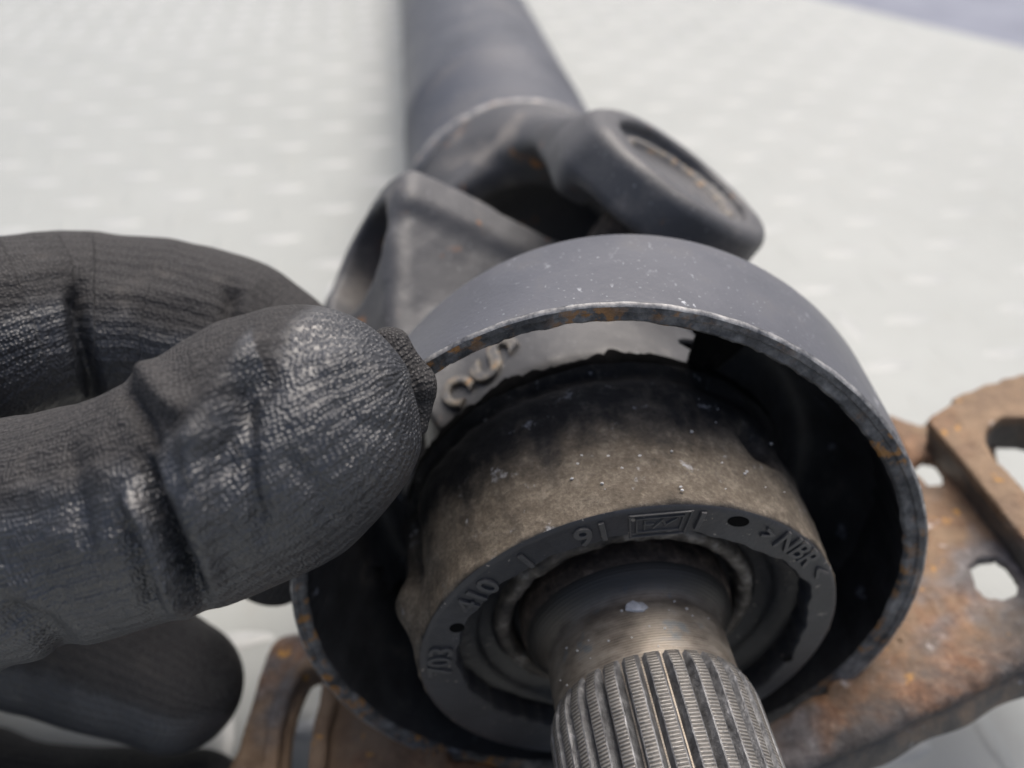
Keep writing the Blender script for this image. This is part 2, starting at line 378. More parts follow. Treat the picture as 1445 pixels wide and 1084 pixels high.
# ------------------------------------------------------------------ the setting
ang = R(9.5); e1 = np.array([math.cos(ang), math.sin(ang)]); e2 = np.array([-math.sin(ang), math.cos(ang)])
ed = nrm(np.array([.1123, -.1487])); en = np.array([ed[1], -ed[0]])     # deck edge direction and inward normal
if en@(np.array([0, .3])-np.array([.283, .814])) < 0: en = -en
E0 = np.array([.283, .814])
dk = [E0-ed*1.5, E0+ed*1.6, E0+ed*1.6+en*2.2, E0-ed*1.5+en*2.2]
V = [(*p, 0) for p in dk]+[(*p, -.012) for p in dk]
F = [(3, 2, 1, 0), (4, 5, 6, 7)]+[(i, (i+1) % 4, (i+1) % 4+4, i+4) for i in range(4)]
floor = part('floor', V, F, M_floor, smooth=False, camspace=False); floor['kind'] = 'structure'
import bmesh
bm = bmesh.new(); bm.from_mesh(floor.data); bmesh.ops.recalc_face_normals(bm, faces=bm.faces); bm.to_mesh(floor.data); bm.free()
def lug_mesh():
    L, Wd, Hh = .0130, .0043, .0006; us = np.linspace(-1, 1, 7); vs = [-1, -.55, 0, .55, 1]; P = []
    for a_ in us:
        w = Wd*max(1-abs(a_)**2.2, .04)
        for b_ in vs: P.append((a_*L, b_*w, Hh*(1-abs(b_)**2.4)*(1-abs(a_)**5)-(.0004 if abs(b_) == 1 or abs(a_) == 1 else 0)))
    return np.array(P), grid_faces(7, 5, False)
LV, LF = lug_mesh()
lug_me = mesh_of('tread_lug', LV, LF, M_lug); lug_me2 = mesh_of('tread_lug', LV*[1, .8, .7], LF, M_floor)  # crosswise lugs take plain floor paint, without the painted glint
P0 = np.array([-.1732, .4039]); near, rest = [], []
for i in range(-90, 91):
    for j in range(-70, 71):
        p = P0+e1*i*.0261+e2*j*.0285
        s0, s1 = (p-E0)@ed, (p-E0)@en
        if not (-1.48 < s0 < 1.58 and .014 < s1 < 2.18): continue
        rot = ang+(0 if (i+j) % 2 == 0 else math.pi/2)
        d = np.array([p[0], p@np.array([0, 1.])*math.sin(PITCH)-CAM_H*math.cos(PITCH), -(p[1]*math.cos(PITCH)+CAM_H*math.sin(PITCH))])
        z = -d[2]; vis = z > .05 and abs(d[0]/z)*FPX < PW/2+20 and abs(d[1]/z)*FPX < PH/2+20
        px_, py_ = (PW/2+FPX*d[0]/z, PH/2-FPX*d[1]/z) if z > .01 else (0, 0)
        hidden = (560 < px_ < 1280 and py_ > 420) or (px_ < 540 and py_ > 400 and not (px_ < 180 and py_ > 990)) or (600 < px_ < 740)
        ((near if vis and not hidden else rest)).append((z, p, rot))
near.sort(key=lambda k: k[0]); rest += near[300:]; near = near[:300]
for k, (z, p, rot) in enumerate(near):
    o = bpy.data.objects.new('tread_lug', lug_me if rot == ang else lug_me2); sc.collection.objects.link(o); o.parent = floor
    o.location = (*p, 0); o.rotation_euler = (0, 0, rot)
LVs, LFs = [], []
for k, (z, p, rot) in enumerate(rest):
    c_, s_ = math.cos(rot), math.sin(rot)
    LVs.append(np.stack([LV[:, 0]*c_-LV[:, 1]*s_+p[0], LV[:, 0]*s_+LV[:, 1]*c_+p[1], LV[:, 2]], 1)); LFs.append(LF+k*len(LV))
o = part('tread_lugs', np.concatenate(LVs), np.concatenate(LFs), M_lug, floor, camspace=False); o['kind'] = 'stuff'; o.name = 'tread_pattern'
g_ = part('ground', [(-150, -150, -.5), (150, -150, -.5), (150, 150, -.5), (-150, 150, -.5)], [(0, 1, 2, 3)], M_ground, smooth=False, camspace=False)
g_['kind'] = 'structure'

# ------------------------------------------------------------------ drive shaft
shaft = thing('drive_shaft', 'black two piece car drive shaft with a universal joint and bare splined end', 'drive shaft', TB(0, 0, -.3)-U*.036)
V, F, q = lathe(TB, [(-.86, .0), (-.86, RT-.001), (-.859, RT), (-LT-.075, RT), (-LT-.0745, RT+.0002), (-LT-.066, RT+.0002), (-LT-.0655, RT), (-LT-.0005, RT), (-LT, RT-.001)], 96)
part('tube', V, F, M_tube, shaft, q, sharp=40)
def wob(r_, t, th): return r_+.0001*np.sin(th*37)*(r_ > RT)+.0002*np.sin(th*5+1), t+.0002*np.sin(th*13)
V, F, q = lathe(TB, [(-LT-.0035, RT-.0008), (-LT-.002, RT+.001), (-LT, RT+.0014), (-LT+.002, RT+.0008), (-LT+.003, RT-.002)], 160, dR=wob)
g = G('weld bead'); v = g.obj(); n1 = g.noise(v, 150, 4)
M_weld = g.done(g.ramp(n1, [(.35, (.17, .17, .175)), (.52, (.32, .315, .31)), (.7, (.34, .24, .17))]), .5, .2, g.bump(n1, .0006, .6), .5)
part('weld_bead', V, F, M_weld, shaft, q)

TH = R(58); ct, st_ = math.cos(TH), math.sin(TH)
wv_ = SH.a*ct+SH.b*st_; av_ = -SH.a*st_+SH.b*ct
# rear yoke: ears on +-w, barrel along the tube axis
wr = nrm(wv_-wv_@TB.c*TB.c); ar = np.cross(TB.c, wr)
RY = Frame(CJ, wr, ar, TB.c)
def rear_yoke(P):
    w, a, t = RY.loc(P); rad = np.hypot(w, a)
    barrel = sd_disc(rad, t+.0595, .0325+np.clip(-(t+.05), 0, .025)*.12, .0175, .004)
    s = np.abs(w)
    # arms sweep from the barrel out to the ears
    sw = .036+np.clip((t+.060)/.05, 0, 1)*.0085
    wid = .0262+0*t
    arm = sd_box(s-sw, a, t+.032, .0105, 1, .036, .004); arm = smax(smax(arm, np.abs(a)-wid+.003, .004), rad-.0515+np.clip(-t-.020, 0, .05)*.34, .006)
    er = np.hypot(a, t-.003)
    ear = sd_disc(er, s-.0465, .0240, .0062, .003)
    d = smin(smin(barrel, arm, .016), ear, .010)
    d = smax(d, -(er-.0152), .0012)
    rec = np.maximum(er-.0175, -(s-.051)); d = smax(d, -rec, .0012)
    hol = sd_box(w, a, t+.001, .0320, .06, .036, .012); d = smax(d, -hol, .004)
    d = smax(d, -sd_disc(rad, t+.04, .0235, .018, .01), .004)
    return d+nz(P, 180)*.00015
def box_of(fr, ex, pad=.006):
    c_ = np.array([fr(x, y, z) for x in (ex[0], ex[1]) for y in (ex[2], ex[3]) for z in (ex[4], ex[5])]); return c_.min(0)-pad, c_.max(0)+pad
V, F = sdf_mesh(rear_yoke, *box_of(RY, (-.056, .056, -.036, .036, -.08, .03), .003), .0016, 1)
part('rear_yoke', V, F, M_yoke, shaft)
for s in (1, -1):
    fr = Frame(CJ+wr*s*.0492+TB.c*.003, ar, np.cross(wr*s, ar), wr*s)
    V, F, q = lathe(fr, [(-.006, .0), (.0008, 0.), (.0012, .006), (.0002, .0105), (.001, .0125), (.0015, .0148), (-.004, .0149)][::-1], 48)
    fr2 = None
    part('bearing_cap', V, F, M_yoke if s > 0 else M_rust, shaft, q)
    V, F, q = lathe(fr, [(.001, .0128), (.0022, .0132), (.0024, .0146), (.0012, .0152)], 64, dR=lambda r_, t, th: (r_, t))
    part('snap_ring', V, F, M_rustmark, shaft, q)
# front yoke: solid base behind the bearing, ears on +-a
FY = Frame(CJ, av_, wv_, SH.c)
def front_yoke(P):
    a, w, t = FY.loc(P); s = np.abs(a)
    body = smax(((np.abs(w)-.0222)+t*.52)/1.127, -t-.004, .004)
    body = smax(body, s-.0535+np.clip(t-.012, 0, .05)*.25, .005); body = smax(body, t-.05, .004)
    er = np.hypot(w, t-.002); ear = smax(er-.0215, np.abs(s-.045)-.0085, .003)
    low = smax(sd_box(a, w, t+.006, 1, .03, .012, .003), er-.0215, .003); low = smax(low, s-.0535, .004)
    d = smin(body, low, .004)
    boss = sd_disc(np.hypot(a, w), t-.040, .0335, .012, .005); d = smin(d, boss, .014)
    hol = sd_box(a, w, t+.030, .0355, .0125, .0335, .006); d = smax(d, -hol, .004); d = smax(d, -sd_box(a, w, t+.034, .0355, .06, .0300, .008), .003)
    d = smax(d, -np.maximum(er-.0142, .03-s), .0015)
    return d+nz(P, 190)*.00012+nz(P, 420)*.0001
V, F = sdf_mesh(front_yoke, *box_of(FY, (-.056, .056, -.032, .032, -.026, .062), .003), .0016, 1)
fy = part('front_yoke', V, F, M_yoke, shaft)
def hit(f, x, y, z0=.12, z1=.4):
    v = nrm(ray(x, y)); t = z0
    for _ in range(200):
        d = f((v*t)[None])[0]
        if d < 2e-5: break
        t += max(d*.6, 2e-5)
    P = v*t; g0 = f(P[None])[0]; return P, nrm(np.array([f((P+np.eye(3)[k]*5e-4)[None])[0]-g0 for k in range(3)]))
def text_on(f, txt, px, size, rot, mat, parent, name, lift=.0008, **kw):
    P, n_ = hit(f, *px); ux = np.array([math.cos(rot), math.sin(rot), 0]); ux = nrm(ux-ux@n_*n_); uy = np.cross(n_, ux)
    cu = bpy.data.curves.new('t', 'FONT'); cu.body = txt; cu.size = size; cu.extrude = lift; cu.bevel_depth = lift*.5; cu.bevel_resolution = 2; cu.align_x = 'CENTER'; cu.align_y = 'CENTER'; cu.resolution_u = 6
    ob = bpy.data.objects.new('t', cu); sc.collection.objects.link(ob); bpy.context.view_layer.update()
    me = ob.evaluated_get(bpy.context.evaluated_depsgraph_get()).to_mesh()
    X = np.array([v_.co[:] for v_ in me.vertices]); F_ = [tuple(p.vertices) for p in me.polygons]; ob.to_mesh_clear(); bpy.data.objects.remove(ob)
    W = P+X[:, :1]*ux+X[:, 1:2]*uy
    W = W-n_*np.array([f(W+n_*0)]).T*.9+n_*X[:, 2:3]
    part(name, W, F_, mat, parent, smooth=False)
text_on(front_yoke, 'S', (696, 512), .0150, R(-38), M_rustmark, fy, 'raised_casting_mark')
text_on(front_yoke, 'C', (645, 556), .0085, R(-30), M_rustmark, fy, 'raised_casting_mark')
for s in (1, -1):
    fr = Frame(CJ+av_*s*.046, wv_, np.cross(av_*s, wv_), av_*s)
    V, F, q = lathe(fr, [(-.01, .0), (-.002, 0.), (-.002, .006), (-.003, .0138), (-.006, .0139)][::-1], 48)
    part('bearing_cap', V, F, M_rust, shaft, q)
V = []; F = []
def cross(P):
    a, w, t = FY.loc(P); d1 = smax(np.hypot(w, t-.002)-.0095, np.abs(a)-.045, .001); d2 = smax(np.hypot(a, t-.002)-.0095, np.abs(w)-.045, .001)
    return smin(smin(d1, d2, .006), np.linalg.norm(P-CJ, axis=1)-.016, .006)
V, F = sdf_mesh(cross, *box_of(FY, (-.046, .046, -.046, .046, -.016, .018), .003), .002, 1)
part('joint_cross', V, F, M_sleeve, shaft)

# splined shaft
prof = [(-.05, 0.), (-.05, .0182), (-.0115, .0182), (-.011, .0186), (-.0055, .0186), (-.0035, .0182), (-.0022, .0170), (-.0012, .0158), (0, .0152), (.0012, .0152), (.0022, .0155), (.0095, .0155), (.0105, .0152), (.062, .0152), (.064, .0140), (.066, .0125), (.090, .0125), (.092, .011), (.092, 0.)]
pp = []
for (t0, r0), (t1, r1) in zip(prof[:-1], prof[1:]):
    k = max(1, int(abs(t1-t0)/.0012)) if t0 > -.012 else 1
    pp += [(t0+(t1-t0)*i/k, r0+(r1-r0)*i/k) for i in range(k)]
pp.append(prof[-1])
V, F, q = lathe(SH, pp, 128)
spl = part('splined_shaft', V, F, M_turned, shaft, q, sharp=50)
V, F, q = lathe(SH, [(-.0118, .0183), (-.0116, .0190), (-.0062, .0190), (-.0048, .0186), (-.0038, .0180)], 96)
part('inner_sleeve', V, F, M_sleeve, spl, q)
NT = 30; TH0 = 3.9
def tooth_geo(k, wtop=.5, ns=5):
    """ridge: bevelled crest, sloping flanks, pointed run-out at the near end of the smooth journal"""
    dth = 2*np.pi/NT; c0 = k*dth+TH0*0; Rt, Rr = .0170, .0152
    ts = np.array([.0098, .0106, .0125, .0145, .062, .0632, .0638]); tops = np.array([0., .35, .8, 1, 1, .8, .0])
    cols = [(-.5*.92, 0), (-.5*wtop-.03, .93), (-.5*wtop+.03, 1), (.5*wtop-.03, 1), (.5*wtop+.03, .93), (.5*.92, 0)]
    V, q = [], []
    for t, tp in zip(ts, tops):
        for a_, hh in cols:
            r_ = Rr+(Rt-Rr)*hh*tp+(.0001 if hh else 0); th = c0+a_*dth
            V.append(SH(r_*math.cos(th), r_*math.sin(th), t)); q.append((th*Rt, r_, t))
    F = grid_faces(len(ts), len(cols), False)
    return np.array(V), F, q
for k in range(NT):
    V, F, q = tooth_geo(k)
    o = part('spline_tooth', V, F, M_flank, spl, q, sharp=35)
    o.data.materials.append(M_top)
    for p in o.data.polygons:
        if p.index % 5 == 2: p.material_index = 1

# ------------------------------------------------------------------ centre support bearing
csb = thing('center_support_bearing', 'torn rubber shaft bearing inside a black steel ring on a rusted slotted bracket', 'bearing', SH(0, 0, -.01)-U*.055)
# steel ring, slightly conical towards the back, eccentric rubber lining inside its rim
BO = np.array([.0049, .0050, 0])     # the ring has been pulled askew
def bent(th): return 1+.0238*np.cos(2*th)+.0029*np.sin(2*th)+.0141*np.cos(3*th)-.0212*np.sin(3*th)
def ringV(prof, ns=256, dR=None):
    def dd(r_, t, th):
        if dR is not None: r_, t = dR(r_, t, th)
        return r_*bent(th), t
    V, F, q = lathe(RG, prof, ns, dR=dd); t = q[:, 2]
    V = V+np.clip(-t/.024, 0, 1)[:, None]*BO; return V, F, q
V, F, q = ringV([(-.0245, .0512), (-.0243, .0520), (-.0235, .0524), (-.0165, .0535), (-.008, .0548), (-.0012, .05545), (-.0005, .0555)])
ring = part('outer_ring', V, F, M_ring, csb, q)
V, F, q = ringV([(-.0005, .0555), (-.0001, .0553), (0, .0550)], dR=lambda r_, t, th: (r_+.00004*np.sin(th*57), t)); part('worn_edge', V, F, M_edge, ring, q)
def edge_n(th): P = np.stack([np.cos(th)*.055, np.sin(th)*.055, 0*th+.003], 1); return nz(P, 900)+.8*nz(P, 350)+.5*nz(P, 2300)
def rimd(r_, t, th):
    w = np.clip((.0550-r_)/.0028, 0, 1.)
    return r_-w*.0009*(1+np.cos(th+.2))/1.-w*edge_n(th)*.00025, t+w*edge_n(th+9)*.00012
V, F, q = ringV([(0, .0550), (0., .0543), (-.0003, .0541), (-.0003, .0531), (-.0008, .0527)], 360, dR=rimd); part('rim_face', V, F, M_rim, ring, q, sharp=40)
V, F, q = ringV([(-.0008, .0527), (-.004, .0524), (-.012, .0516), (-.0185, .0508), (-.0245, .0500), (-.0245, .0512)], dR=rimd)
part('ring_lining', V, F, M_inner, ring, q)

# rubber hub
INN = [((650, 905)), (720, 820), (850, 765), (950, 752), (1050, 775), (1110, 800), (1140, 830), (1135, 870), (1110, 930), (1065, 975), (700, 1000), (760, 1020)]
def on_face(x, y, t=0.):
    v = ray(x, y); P = v*(((SH.o+SH.c*t)@SH.c)/(v@SH.c)); a_, b_, _ = SH.loc(P); return math.hypot(a_, b_), math.atan2(b_, a_)
inn = sorted([(on_face(*p)[1], on_face(*p)[0]) for p in INN])
it_, ir_ = np.array([i[0] for i in inn]), np.array([i[1] for i in inn])
def R_in(th): return np.interp(th, it_, ir_, period=2*np.pi)+.0002*np.sin(th*19)+.00012*np.sin(th*43)
def R_out(th): return .0368+.0008*np.cos(th-np.pi)*1.-.0004*np.sin(th*2+1)
NS = 360; th = np.linspace(0, 2*np.pi, NS, endpoint=False)
rows = []; rows_m = []
def row(r_, t): rows.append((r_+0*th, t+0*th))
row(R_in(th)+.0005, -.0045); row(R_in(th), -.0006); row(R_in(th)+.0005, 0.)
for k in (.2, .4, .6, .8): row(R_in(th)+(R_out(th)-R_in(th))*k, 0.)
row(R_out(th)-.0007, 0.); row(R_out(th)-.0002, -.0003)
n_face = len(rows)
for t in np.linspace(-.0009, -.031, 34):
    s = -t/.031; base = R_out(th)+.0018*s
    base = base-.0012*np.exp(-((t+.0285)/.0016)**2)                       # groove before the torn bead
    d = np.exp(-((((th-np.radians(53)+np.pi) % (2*np.pi)-np.pi)/.10)**2+((t+.0175)/.0036)**2)**2)*.0042   # oval dent
    lump = np.exp(-(((th-np.radians(171)+np.pi) % (2*np.pi)-np.pi)/.12)**2-((t+.009)/.005)**2)*.0032   # moulded lump at the left
    cut = np.exp(-(((th-np.radians(163)+np.pi) % (2*np.pi)-np.pi)/.06)**2)*np.clip((-t-.006)/.01, 0, 1)*.0022
    row(base-d+lump-cut, t)
jag = .0016*np.interp((th*29) % (2*np.pi), [0, 2, 3.5, 6.28], [-1, .6, -.2, -1])*.5+.0009*np.sin(th*53)+.0012*np.sin(th*9+2)
jagn = nz(np.stack([np.cos(th)*.04, np.sin(th)*.04, th*0], 1), 800)*.0007+nz(np.stack([np.cos(th)*.04, np.sin(th)*.04, th*0], 1), 2600)*.0005+nz(np.stack([np.cos(th)*.04, np.sin(th)*.04, th*0], 1), 260)*.0012
row(.0382+jagn*.1, -.0316); row(.0385+jagn*.15, -.0328); row(.0384+jagn*.2, -.0342+jagn); row(.0372+jagn*.3, -.0346); row(.033, -.034); row(.024, -.033); row(.0183, -.032)
rr = np.array([r_ for r_, t in rows]); tt = np.array([t for r_, t in rows])
V = SH(rr*np.cos(th), rr*np.sin(th), tt).reshape(-1, 3)
q = np.stack([th*.037+0*tt, rr, tt], -1).reshape(-1, 3)
dn = (nz(V, 500)*.00022+nz(V, 160)*.0004)
side = (np.arange(len(V))//NS >= n_face) & (np.arange(len(V))//NS < n_face+34)
radv = (V-SH.o-((V-SH.o)@SH.c)[:, None]*SH.c); radv /= np.linalg.norm(radv, axis=1, keepdims=True)
V = V+radv*(dn*side)[:, None]
F = grid_faces(len(rr), NS)
hub = part('rubber_hub', V, F, M_dusty, csb, q)
hub.data.materials.append(M_face); hub.data.materials.append(M_rubber)
nfa = (n_face-1)*NS
mi = np.zeros(len(F), int); mi[:nfa] = 1; mi[(n_face+34)*NS:] = 2; hub.data.polygons.foreach_set('material_index', mi)
hub.data.set_sharp_from_angle(angle=R(48))
# moulded marks
def face_text(txt, px, size, rr_=None, flip=0., gap=1.0):
    R0, T0 = on_face(*px)
    if rr_: R0 = rr_
    cu = bpy.data.curves.new('t', 'FONT'); cu.body = txt; cu.size = size; cu.extrude = .00030; cu.offset = .00002; cu.bevel_depth = .00008
    cu.align_x = 'CENTER'; cu.align_y = 'CENTER'; cu.space_character = gap; cu.resolution_u = 4
    ob = bpy.data.objects.new('t', cu); sc.collection.objects.link(ob)
    bpy.context.view_layer.update()
    me = ob.evaluated_get(bpy.context.evaluated_depsgraph_get()).to_mesh()
    X = np.array([v_.co[:] for v_ in me.vertices]); F_ = [tuple(p.vertices) for p in me.polygons]; ob.to_mesh_clear()
    bpy.data.objects.remove(ob)
    if len(X) == 0: return
    thh = T0-X[:, 0]/R0; rd = R0+X[:, 1]*.95
    Vv = SH(rd*np.cos(thh), rd*np.sin(thh), X[:, 2]+.00005)
    part('raised_marking', Vv, F_, M_letter, hub, smooth=False)
for txt, px, sz in (('703', (629, 932), .0058), ('410', (683, 843), .0056), ('1', (748, 795), .0055), ('91', (838, 755), .0058), ('1', (984, 740), .0056), ('>', (1084, 752), .0040), ('NBR', (1121, 777), .0052), ('<', (1163, 803), .0046)):
    face_text(txt, px, sz, .0336)
def face_bar(p, q_, w=.00028):
    """raised line on the face between polar points (R, theta)"""
    P1 = np.array([p[0]*math.cos(p[1]), p[0]*math.sin(p[1])]); P2 = np.array([q_[0]*math.cos(q_[1]), q_[0]*math.sin(q_[1])])
    d = nrm(P2-P1); m_ = np.array([-d[1], d[0]])*w; P1 = P1-d*w; P2 = P2+d*w
    base = [P1-m_, P2-m_, P2+m_, P1+m_]; top = [P1-m_*.5, P2-m_*.5, P2+m_*.5, P1+m_*.5]
    return np.array([SH(x, y, -.0001) for x, y in base]+[SH(x, y, .00025) for x, y in top]), np.array([(4, 5, 6, 7), (0, 1, 5, 4), (1, 2, 6, 5), (2, 3, 7, 6), (3, 0, 4, 7)])
def logo():
    R0, T0 = on_face(930, 738); R0 = .0334; Vs, Fs = [], []; n = 0
    def P(x, y): return (R0+y, T0-x/R0)
    L = []
    for hx, hy in ((.0044, .0024), (.0034, .0015)):
        c_ = [(-hx, -hy), (hx, -hy), (hx, hy), (-hx, hy)]; L += [(c_[i], c_[(i+1) % 4]) for i in range(4)]
    L += [((-.0022, -.0009), (-.0022, .0009)), ((-.0022, 0), (-.001, 0)), ((-.0008, -.0008), (.0004, .0008)), ((.0004, .0008), (.001, -.0004)), ((.001, -.0004), (.0024, .0008))]
    for a_, b_ in L:
        v_, f_ = face_bar(P(*a_), P(*b_), .0002); Vs.append(v_); Fs.append(f_+n); n += 8
    part('raised_logo', np.concatenate(Vs), np.concatenate(Fs), M_letter, hub, smooth=False)
logo()
def face_hole(px, a_, b_):
    R0, T0 = on_face(*px); k = np.linspace(0, 2*np.pi, 20, endpoint=False)
    sg = np.sign(np.sin(k))*np.abs(np.sin(k)); Vv = []
    for s_, tz in ((1.25, .00004), (1.05, .00012), (.95, .00006), (.85, .00008)):
        rd = R0+b_*s_*sg; tt_ = T0-a_*s_*np.cos(k)/R0; Vv.append(SH(rd*np.cos(tt_), rd*np.sin(tt_), tz+0*k))
    Vv = np.concatenate(Vv); n = len(Vv)
    Vv = np.concatenate([Vv, SH(R0*math.cos(T0), R0*math.sin(T0), .00007)[None]])
    F_ = [tuple(f) for f in grid_faces(4, 20)[:, ::-1]]+[(60+i, 60+(i+1) % 20, n)[::-1] for i in range(20)]
    part('pin_hole', Vv, F_, M_hole, hub)
g = G('pin hole with painted shade'); M_hole = g.done((.003, .003, .003), .9, 0, None, .1)  # shade of the recess painted as near-black on a flat patch
face_hole((1042, 736), .0015, .0009); face_hole((645, 886), .0010, .0010); face_hole((1112, 930), .0008, .0008)
# bearing
def bumpy(r_, t, th): return r_+.00018*np.sin(th*31)*np.sin(th*13+.5), t+.00022*np.sin(th*27+1)*np.sin(th*11)
V, F, q = lathe(SH, [(-.0045, .0330), (-.0052, .0275), (-.0066, .0268), (-.0076, .0262), (-.0080, .0245), (-.0088, .0236)], 160)
brg = part('bearing_shield', V, F, M_shield, csb, q)
V, F, q = lathe(SH, [(-.0092, .0237), (-.0074, .0234), (-.0066, .0228), (-.0066, .0214), (-.0076, .0207), (-.0095, .0206)], 160, dR=bumpy)
part('bearing_race', V, F, M_race, csb, q)
V, F, q = lathe(SH, [(-.0095, .0208), (-.0105, .0203), (-.0108, .0188), (-.0108, .0180)], 96)
part('dust_seal', V, F, M_shield, csb, q)
# torn membrane between hub and ring: the top third is ripped open
def membrane(t0, t1, name):
    n1, n2 = 260, 26; TT = np.linspace(t0, t1, n1); V = np.zeros((n1, n2, 3))
    for i, a_ in enumerate(TT):
        for j in range(n2):
            s = j/(n2-1); e_ = np.exp(-((a_-t0)/.09)**2)+np.exp(-((a_-t1)/.09)**2)
            A = SH(.0372*math.cos(a_), .0372*math.sin(a_), -.0325); kb = .0516*bent(a_); B = RG(kb*math.cos(a_), kb*math.sin(a_), -.0125)+BO*.52
            P = A*(1-s)+B*s; P = P+SH.c*(-.010*math.sin(math.pi*s)+.0008*math.sin(a_*40+s*9)*e_)
            V[i, j] = P
    # ragged ends
    for end, i0, sg in ((0, 0, 1), (1, n1-1, -1)):
        for j in range(n2):
            k = int(5+4*math.sin(j*.9+end)+6*math.sin(j*2.3+end*2)+5*(j/(n2-1)))
            for i in range(max(k, 0)):
                V[i0+sg*i, j] = V[i0+sg*max(k, 0), j]+0*V[0, 0]
    V = V.reshape(-1, 3); th_ = SH.c*.0011
    Vv = np.concatenate([V, V-th_]); F = grid_faces(n1, n2, False); N = len(V)
    b0 = [(i*n2, (i+1)*n2) for i in range(n1-1)]; 
    edge = [(j, j+1) for j in range(n2-1)]
    F2 = [tuple(f) for f in F]+[tuple(N+k for k in f[::-1]) for f in F]+[(a_, b_, b_+N, a_+N) for a_, b_ in edge]+[(a_+(n1-1)*n2, b_+(n1-1)*n2, b_+(n1-1)*n2+N, a_+(n1-1)*n2+N) for a_, b_ in edge]
    part(name, Vv, F2, M_inner, csb)
membrane(R(-195), R(71), 'torn_membrane')
# ragged rubber strip still bonded inside the ring along the tear
k = np.linspace(R(58), R(118), 200); Vv = []
jr = nz(np.stack([np.cos(k)*.05, np.sin(k)*.05, k*0], 1), 700)
ext = np.interp(np.degrees(k), [58, 66, 76, 86, 95, 118], [.022, .015, .0052, .0022, .0012, .0006])*(1+.25*jr)+.0004*jr
for r_, t, m_ in ((.0512, -.0105, 0), (.0505, -.011, 0), (.0508, -.0118, 1), (.0502, -.0125, 1)):
    rad = r_-(ext if m_ == 1 and r_ < .0506 else 0)*1.0; rad = (rad+0*k)*bent(k)
    Vv.append(RG(rad*np.cos(k), rad*np.sin(k), t-(ext if m_ else 0)*.35+0*k)+BO*.48)
Vv.append(RG((.0502-ext)*bent(k)*np.cos(k), (.0502-ext)*bent(k)*np.sin(k), -.0145-ext*.35)+BO*.6); Vv.append(RG(.0512*bent(k)*np.cos(k), .0512*bent(k)*np.sin(k), -.0145+0*k)+BO*.6)
part('rubber_remnant', np.concatenate(Vv), grid_faces(6, 200, False), M_rubber, csb)

# bracket
PHI = R(12); ev = SH.a*math.cos(PHI)+SH.b*math.sin(PHI); mv = -SH.a*math.sin(PHI)+SH.b*math.cos(PHI)
BK = Frame(RG.o-mv*.036, ev, SH.c, mv)                     # x: sideways, y: towards the viewer, z: off the plate
def unp(pts, dz=0.):
    out = []
    for x, y in pts:
        v = ray(x, y); o_ = BK.o+BK.c*dz; P = v*((o_@BK.c)/(v@BK.c)); a_, b_, _ = BK.loc(P); out.append((a_, b_))
    return np.array(out)
def poly_sd(pts, x, y):
    """signed distance to polygon"""
    P = np.stack([x, y], 1); d = np.full(len(P), 1e9); s = np.ones(len(P))
    n = len(pts)
    for i in range(n):
        a_, b_ = pts[i], pts[i-1]; e = b_-a_; w = P-a_; b = w-e*np.clip((w@e)/(e@e), 0, 1)[:, None]; d = np.minimum(d, (b*b).sum(1))
        c1 = P[:, 1] >= a_[1]; c2 = P[:, 1] < b_[1]; c3 = e[0]*w[:, 1] > e[1]*w[:, 0]
        fl = (c1 & c2 & c3) | (~c1 & ~c2 & ~c3); s = np.where(fl, -s, s)
    return s*np.sqrt(d)
A_out = unp([(1180, 560), (1300, 600), (1330, 575), (1500, 560), (1640, 700), (1640, 900), (1500, 925), (1445, 935), (1250, 1030), (1100, 1095), (960, 1150), (920, 1095), (1000, 1062), (1085, 1022), (1150, 975), (1240, 900), (1290, 820), (1305, 765), (1300, 715), (1276, 640), (1250, 590)])
A_h1 = unp([(1303, 648), (1318, 650), (1330, 668), (1330, 682), (1310, 684), (1290, 660)]); A_h2 = unp([(1371, 800), (1385, 789), (1405, 788), (1420, 797), (1436, 820), (1433, 835), (1415, 843), (1395, 840), (1380, 826)])
TBH = .009
B_out = unp([(1308, 592), (1345, 568), (1343, 562), (1420, 532), (1560, 512), (1690, 600), (1640, 900), (1520, 850), (1445, 760), (1375, 672)], TBH)
B_sl = unp([(1560, 640), (1470, 597), (1445, 590), (1415, 590), (1396, 606), (1394, 625), (1410, 650), (1450, 690), (1530, 760)], TBH)
def flat_part(name, sdf2, th_, z0, lo, hi, h, mat, parent, rnd=.0008, bend=None, wall=None):
    def f(P):
        x, y, z = BK.loc(P)
        if bend is not None: z = z-bend(x, y)
        d2 = sdf2(x, y); dz = np.abs(z-z0+th_/2)-th_/2
        return smax(d2, dz, rnd)+nz(P, 300)*.00018
    c_ = box_of(BK, (lo[0], hi[0], lo[1], hi[1], lo[2], hi[2]), .002)
    V, F = sdf_mesh(f, *c_, h, 1); return part(name, V, F, mat, parent)
def rdist(x, y):           # distance from the ring's outer wall, to keep the plate clear of it
    P = BK(x, y, 0*x); a_, b_, c_ = RG.loc(P); return np.maximum(np.hypot(a_, b_)-.0528, c_-.0015)
A_under = unp([(1560, 640), (1470, 600), (1430, 600), (1405, 625), (1410, 660), (1450, 700), (1530, 770)])
def fA(x, y):
    d = poly_sd(A_out, x, y); d = smax(d, -rdist(x, y), .001); d = smax(d, -(poly_sd(A_h1, x, y)-.0003), .0006)
    d = smax(d, -poly_sd(A_under, x, y), .001)
    return smax(d, -(poly_sd(A_h2, x, y)-.0003), .0006)
lo_, hi_ = A_out.min(0), A_out.max(0)
